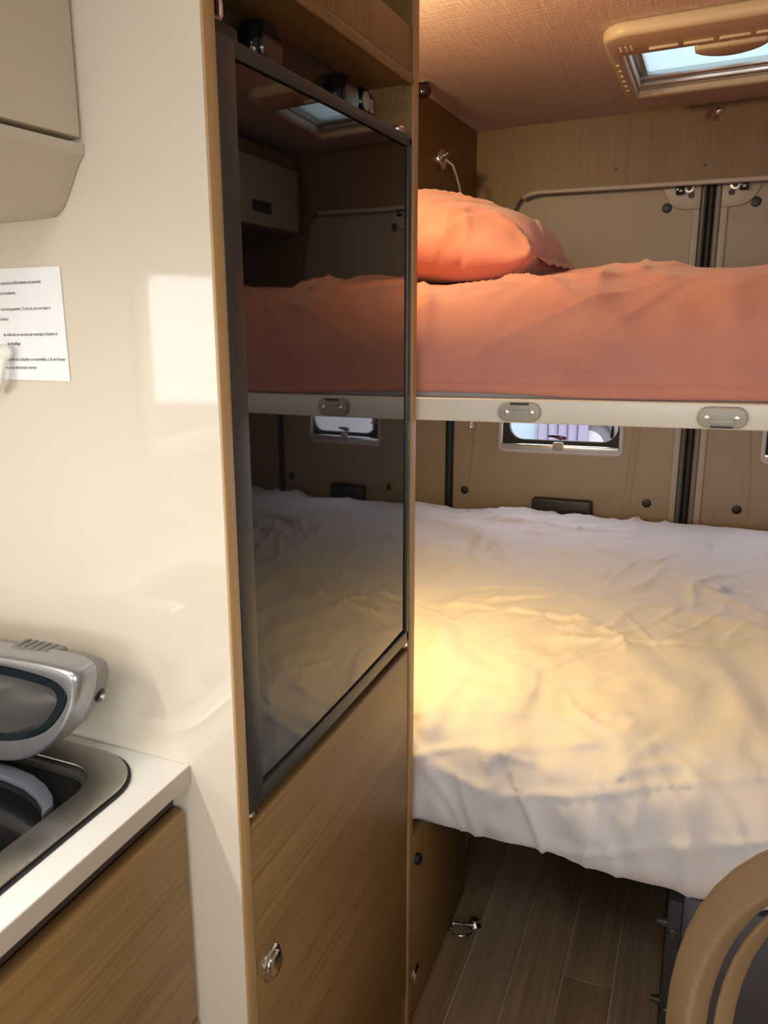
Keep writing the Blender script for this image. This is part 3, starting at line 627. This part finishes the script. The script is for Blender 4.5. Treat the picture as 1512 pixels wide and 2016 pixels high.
for j, p in enumerate(dp):
    a, b = dp[max(j-1, 0)], dp[min(j+1, len(dp)-1)]; t = (b-a).normalized(); nrm = Vector((-t.y, t.x))   # outward (y, z)
    row = []
    for i in range(nx+1):
        x = BX0+(BX1-BX0)*i/nx
        frac = sstep(0, 17, j)
        hem = (1-sstep(0, 38, j))
        off = duvet_wr(x, p.x+(p.y+.63)*.6, j)*(.2+.8*frac)
        drop = hem*(.004*nz(x*4, 0, 77)+.002*nz(x*17, 0, 12))
        tilt = -.020*sstep(-.1, .5, x)*sstep(1.6, 2.6, p.x)+.004*sstep(-.3, -.8, -x)
        ex = min(1, (x-BX0)/.06, (BX1-x)/.06); edge_ = -.05*(1-max(0, ex))**2
        row.append((x, p.x+nrm.x*off, max(-.889+drop, p.y+nrm.y*off+drop+tilt+edge_)))
    rows.append(row)
dv = MB().grid(rows).build('duvet', M['duvet'], None, smooth=180, solid=.004)
tag(dv, 'creased white duvet covering the lower double bed', 'duvet')

# ------------------------------------------------------------------ upper berth
ub = thing('bunk_bed', (0, 1.9, -.17), 'upper bunk with ivory front rail under the coral bedding', 'bunk bed')
MB().box(BX0, BX1, 1.243, 1.266, -.166, -.131).build('front_rail', M['ivory'], ub, bev=.0025, seg=3)
MB().box(BX0, BX1, 1.266, 2.645, -.160, -.142).build('platform', M['grey_fabric'], ub)
MB().lathe([(.004, 0), (.004, .006), (.006, .007), (.006, .010)], (-.320, 1.252, -.166), (0, 0, -1), 10).build('rail_bolt', M['chrome'], ub)
for n, (cx, notch) in enumerate(((-.2435, 1), (.0225, -1))):
    L2, hh = .0305, .0145; cz = -.149
    st = MB().prism(rrect(cx-L2, cx+L2, cz-hh, cz+hh, hh-.0006, 8), 'y', 1.234, 1.2435).build('ladder_socket', M['taupe'], ub, bev=.003, seg=3)
    MB().box(cx-.0145, cx+.0145, 1.2325, 1.2345, cz-.0035+notch*.006, cz+.0035+notch*.006).build('bridge', M['taupe'], st, bev=.001)
    MB().box(cx-.0135, cx+.0135, 1.2332, 1.2347, cz+notch*.0125-.0015, cz+notch*.0125+.0015).build('slot', M['black'], st)
    for dx in (-.0185, .0175):
        sc_ = MB().lathe([(.0036, 0), (.0036, .001), (.002, .0018)], (cx+dx, 1.234, cz), (0, -1, 0), 14).build('screw', M['screw'], st)

prof2 = [(1.274, -.1270), (1.264, -.1275), (1.2590, -.118), (1.2575, -.098), (1.2585, -.072), (1.2635, -.046), (1.276, -.022), (1.298, .002), (1.335, .023), (1.40, .041), (1.52, .052), (1.75, .054), (2.1, .052), (2.45, .048), (2.58, .042), (2.63, .02), (2.645, -.03), (2.645, -.10)]
dp2 = dense(prof2[:5], .0022)[:-1]+dense(prof2[4:], .0065); rows = []
SX0, SX1 = -.672, .845
for j, p in enumerate(dp2):
    a, b = dp2[max(j-1, 0)], dp2[min(j+1, len(dp2)-1)]; t = (b-a).normalized(); nrm = Vector((-t.y, t.x)); row = []
    for i in range(261):
        x = SX0+(SX1-SX0)*i/260
        q = p.x+(p.y-.05)*.8
        mk = sstep(-.1, .3, nz(x*2.2, q*2.2, 31)); mk2 = sstep(-.1, .3, nz(x*2.7, q*2.7, 37))
        o = .011*fb(x*3.0, q*3.0, 5, 3)+.013*mk*crease(x, q, 7, 1.0, 3, 5, 4)**3+.011*mk2*crease(x, q, 6, 2.0, 14, 5, 4)**3+.004*crease(x, q, 13, .7, 18, 5, 4)**3*mk2+.0010*fb(x*24, q*24, 2, 2)
        o += sstep(1.28, 1.40, p.x)*(.009*math.exp(-((x+.09)/.11)**2)+.004*math.exp(-((x-.16)/.08)**2)-.003*math.exp(-((x+.02)/.04)**2)-.005*(1-sstep(-.55, -.25, x)))
        hem = 1-sstep(-.118, -.095, p.y) if p.x < 1.3 else 0
        low = hem*(-.003+.010*(1-sstep(-.42, -.16, x))+.0025*nz(x*6, 1, 3))
        if p.x < 1.3 and p.y < 0:
            h1 = -.112+.006*nz(x*2.5, 0, 1)+.003*math.sin(x*4.5+1.2); h2 = h1+.016
            o = o*(.6+.4*sstep(-.10, -.01, p.y))-.0030*(1-sstep(h1-.0012, h1+.0012, p.y))-.0014*math.exp(-((p.y-h2)/.0016)**2)+.0008*math.exp(-((p.y-h1-.004)/.003)**2)
        fall = (1-sstep(1.262, 1.33, p.x))
        row.append((x, p.x+nrm.x*o*(1-.4*fall), max(-.1295, p.y+nrm.y*o+low)))
    rows.append(row)
bk = thing('bunk_mattress', (.08, 1.95, -.141), 'bunk mattress under a creased coral linen cover on the ivory rail', 'mattress')
MB().grid(rows).build('linen_cover', M['orange'], bk, smooth=180, solid=.0015)
MB().box(-.672, BX1-.02, 1.272, 2.635, -.1405, -.03).build('mattress_core', M['mattress'], bk, bev=.012, seg=3)['label'] = 'pale grey mattress edge below the cover'

# pillow leaning up against the left wall of the upper berth
def pillow_mesh():
    n1, n2 = 90, 90; top = []; bot = []
    Lx, Ly, T = .232, .29, .105
    for i in range(n1+1):
        u = -1+2*i/n1; rt, rb = [], []
        for j in range(n2+1):
            v = -1+2*j/n2
            e = (max(0, 1-abs(u)**2.6)*max(0, 1-abs(v)**2.6))**.55
            pin = 1-.07*(1-abs(u)**2)*0-.05*(u*u*v*v)
            x = Lx*u*(1-.06*(1-v*v)*abs(u)**3)*pin; y = Ly*v*(1-.06*(1-u*u)*abs(v)**3)*pin
            wv = .008*fb(x*6, y*6, 2, 2)+.008*crease(x, y, 9, .6, 4, 5)**3+.007*crease(x, y, 11, 1.9, 6, 5)**3*sstep(-.1, .2, x-y*.4)
            ed = abs(u)**6+abs(v)**6
            wv += .006*ed*math.sin(28*(x+y)+5*nz(x*5, y*5, 3))*(1-ed*.4)
            rt.append(Vector((x, y, T*e+wv))); rb.append(Vector((x, y, -T*.75*e+wv*(1-e))))
        top.append(rt); bot.append(rb)
    return top, bot
top, bot = pillow_mesh()
pc = Vector((-.522, 1.86, .126)); ang = math.radians(11)
def pl(p):
    x, z = p.x, p.z
    X = x*math.cos(ang)+z*math.sin(ang); Z = -x*math.sin(ang)+z*math.cos(ang)
    P_ = Vector((pc.x+X, pc.y+p.y, pc.z+Z))
    if P_.z < .054: P_.z = .054-(.054-P_.z)*.08
    if P_.x < -.676: P_.x = -.676+(P_.x+.676)*.05
    return P_
pw = thing('pillow', (-.46, 1.86, .056), 'plump coral pillow on the upper bunk against the side board', 'pillow')
pmb = MB(); pmb.grid([[pl(p) for p in r] for r in top]); pmb.grid([[pl(p) for p in r][::-1] for r in bot])
pmb.build('pillow_body', M['orange'], pw, smooth=180)
fl = []
for k in range(3):                                   # hem flap at the open end
    fl.append([pl(Vector((.206+.016*k, -.20+.40*j/40, .016-.007*k+.002*math.sin(j*.7+k)))) for j in range(41)])
lo = [[q+Vector((0, 0, -.003)) for q in r] for r in fl]
fm = MB(); fm.grid(fl); fm.grid([r[::-1] for r in lo])
for r0, r1 in ((fl[0], lo[0]), (fl[-1], lo[-1])): fm.grid([r0, r1])
fm.grid([[r[0] for r in fl], [r[0] for r in lo]]); fm.grid([[r[-1] for r in fl], [r[-1] for r in lo]])
fm.build('hem_flap', M['orange'], pw, smooth=180)

# ------------------------------------------------------------------ small fittings round the upper berth
gl = thing('gooseneck_lamp', (-.68, 2.28, .30), 'slim chrome gooseneck reading lamp on the side board above the pillow', 'lamp')
MB().lathe([(.030, 0), (.030, .004), (.024, .012), (.010, .016)], (-.6795, 2.275, .388), (1, 0, 0), 24).build('wall_plate', M['chrome'], gl)
MB().lathe([(.006, 0), (.006, .02)], (-.668, 2.275, .392), (1, -.5, .6), 10).build('toggle', M['chrome'], gl)
MB().tube([(-.664, 2.275, .386), (-.648, 2.285, .372), (-.640, 2.298, .345), (-.634, 2.312, .312), (-.630, 2.322, .270), (-.628, 2.33, .22)], .0030, 8).build('gooseneck', M['screw'], gl)
MB().lathe([(.008, 0), (.012, .01), (.013, .03), (.011, .034)], (-.628, 2.33, .223), (0, .1, -1), 16).build('lamp_head', M['black'], gl)
cs = thing('ceiling_spot', (-.655, 2.02, .47), 'small dark glass spotlight at the corner of ceiling and side board', 'lamp')
MB().lathe([(.016, 0), (.016, .004), (.006, .008)], (-.650, 2.03, ZC-.0005), (0, 0, -1), 18).build('base', M['chrome'], cs)
MB().lathe([(.004, .004), (.013, .007), (.0185, .014), (.0195, .021), (.017, .030), (.011, .034)], (-.650, 2.03, ZC), (0, 0, -1), 22).build('bulb_glass', mat('smoked_glass', (.03, .015, .012), .08), cs)
hk = thing('coat_hook', (-.04, 2.65, .47), 'small chrome coat hook on the oak board under the ceiling', 'hook')
MB().lathe([(.014, 0), (.014, .004), (.010, .007)], (-.032, by, .503), (0, -1, 0), 20).build('hook_plate', M['chrome'], hk)
MB().tube([(-.032, by-.004, .503), (-.040, by-.022, .505), (-.049, by-.036, .500), (-.052, by-.040, .487), (-.053, by-.040, .474)], [.005, .006, .0065, .006, .0065]).build('hook_arm', M['chrome'], hk)

# right-hand overhead cupboard, seen only mirrored in the fridge glass
ro = thing('berth_cupboard', (.69, 1.9, .255), 'cream overhead cupboard with dark handle, seen mirrored in the fridge door', 'cabinet')
MB().box(.518, XR-.001, 1.26, 2.565, .255, ZC-.03).build('body', M['oak_z'], ro)
for a, b in ((1.27, 1.90), (1.905, 2.56)):
    dr = MB().box(.500, .518, a, b, .260, .448).build('door', M['cream'], ro, bev=.003)
    MB().prism(rrect((a+b)/2-.052, (a+b)/2+.114-.03, .297, .329, .008), 'x', .492, .500).build('handle', M['black'], dr, bev=.003)
structure('wall_right_board', MB().box(.848, XR, 1.22, 2.70, -.12, .254), M['oak_z'], at=(.86, 2, -.12))

# ------------------------------------------------------------------ under the bed
up_ = thing('under_bed_cupboard', (-.6, 1.4, ZF), 'dark oak cupboard under the bed, left of the plank floor', 'cabinet')
MB().box(FX-.020, FX, CY1+.003, 1.590, ZF+.012, -.903).build('side_panel', M['oak_z'], up_, bev=.001)
MB().box(-.86, FX-.021, 1.570, 1.590, ZF, -.908).build('end_panel', M['oak_z'], up_)
MB().box(FX-.020, FX-.006, CY1+.003, 1.580, ZF, ZF+.011).build('base_gap', M['black'], up_)
MB().lathe([(.010, 0), (.010, .008), (.006, .011)], (FX, 1.237, -.946), (1, 0, 0), 14).build('catch', M['black'], up_)
MB().lathe([(.0205, 0), (.0205, .002), (.017, .005)], (FX, 1.243, -1.196), (1, 0, 0), 22).build('push_lock', M['chrome'], up_)
bxr = thing('storage_box', (.44, 1.9, ZF), 'dark storage box under the right side of the bed', 'box')
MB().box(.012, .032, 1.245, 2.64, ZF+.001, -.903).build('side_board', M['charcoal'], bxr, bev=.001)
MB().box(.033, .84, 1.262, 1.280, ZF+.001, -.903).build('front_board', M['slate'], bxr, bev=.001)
for z in (-.957, -1.105):
    b_ = MB().lathe([(.008, 0), (.008, .004), (.005, .010), (.005, .014)], (.012, 1.262, z), (-1, 0, 0), 12).build('bolt', M['fridge_frame'], bxr)
    MB().lathe([(.007, 0), (.008, .002), (.006, .004)], (.022, 1.245, z-.004), (0, -1, 0), 14).build('cap', M['fridge_frame'], bxr)
dr_ = thing('tie_down_ring', (-.365, 1.48, ZF), 'chrome lashing ring with round base on the plank floor', 'ring')
MB().lathe([(.015, 0), (.015, .002), (.010, .008), (.008, .014), (.004, .016)], (-.352, 1.512, ZF+.0008), (0, 0, 1), 22).build('base', M['chrome'], dr_)
c0 = Vector((-.372, 1.474, ZF+.010))
MB().tube([(c0.x+.023*math.cos(a), c0.y+.024*math.sin(a)+.002, c0.z-.004*math.sin(a-.6)) for a in [2*math.pi*k/28 for k in range(28)]], .0022, 8, True).build('ring', M['chrome'], dr_)
MB().tube([(-.394, 1.486, ZF+.012), (-.372, 1.489, ZF+.012), (-.352, 1.498, ZF+.012)], .0022, 8).build('hinge_bar', M['chrome'], dr_)

# ------------------------------------------------------------------ bentwood chair back, close at the lower right
P0 = Vector((.0205, .75)); tt = Vector((.64, -.77)).normalized(); nn = Vector((-.77, -.64)).normalized()
ch = thing('round_back_chair', (.25, .47, ZF), 'chair with round bentwood back rim, close by at the bottom right', 'chair')
def hoop(r0, r1, n0, n1, cs_=.36, cz_=-.66, sg=64):
    o_ = [(cs_+r1*math.cos(2*math.pi*k/sg), cz_+r1*math.sin(2*math.pi*k/sg)) for k in range(sg)]
    i_ = [(cs_+r0*math.cos(2*math.pi*k/sg), cz_+r0*math.sin(2*math.pi*k/sg)) for k in range(sg)]
    mb_ = MB().ring(o_, i_, 'y', n0, n1)
    return mb_.xform(lambda p: (P0.x+tt.x*p.x+nn.x*p.y, P0.y+tt.y*p.x+nn.y*p.y, p.z))
hoop(.329, .360, -.012, .012).build('back_rim', M['hoop'], ch, bev=.005, seg=3)
hoop(.3215, .3265, -.032, -.013).build('inner_lip', M['hoop'], ch, bev=.002)
def seatmap(p): return (P0.x+tt.x*p.x+nn.x*p.y, P0.y+tt.y*p.x+nn.y*p.y, p.z)
MB().prism(rrect(.05, .67, -.86, -.775, .035), 'y', .02, .34).xform(seatmap).build('seat_cushion', M['cushion'], ch, bev=.02, seg=3)
for s_, n_ in ((.08, -.005), (.64, -.005), (.10, .31), (.62, .31)):
    MB().tube([seatmap(Vector((s_, n_, z))) for z in (-.80, -1.0, ZF+.001)], [.016, .014, .011], 12).build('leg', M['hoop'], ch)

# ------------------------------------------------------------------ outside
gd = MB().box(-14, 14, -14, 14, ZF-.60, ZF-.55)
structure('ground', gd, M['ground'], at=(0, 0, ZF-.6))
pv = thing('parked_trailer', (-.5, 5.0, ZF-.55), 'white trailer with large wheel and grey mudguard behind the van', 'trailer')
MB().box(-1.9, -.86, 5.0, 6.6, -1.1, -.45).build('side_panel', M['cyan'], pv, bev=.05)
for i in range(5): MB().tube([(-.84+i*.055, 5.0, -1.3), (-.84+i*.055, 5.0, -.47)], .03, 10).build('curtain_fold', M['lilac'], pv)
MB().box(-1.9, .9, 5.25, 6.6, -1.5, -.46).build('body', M['van_white'], pv, bev=.04)
wl = MB().lathe([(.10, 0), (.15, .02), (.15, .10), (.105, .12)], (-.60, 5.16, -.80), (0, -1, 0), 36).build('tyre', M['tyre'], pv)
MB().lathe([(.105, .09), (.10, .13), (.05, .145), (.01, .15)], (-.60, 5.16, -.80), (0, -1, 0), 30).build('wheel_cover', M['van_white'], wl)
MB().tube([(-.60+.19*math.cos(a), 5.06, -.80+.19*math.sin(a)) for a in [math.pi*k/20 for k in range(21)]], .035, 10).build('mudguard', M['tyre'], pv)
MB().box(-.75, -.45, 5.1, 5.2, ZF-.55, -.93).build('stand', M['tyre'], pv)
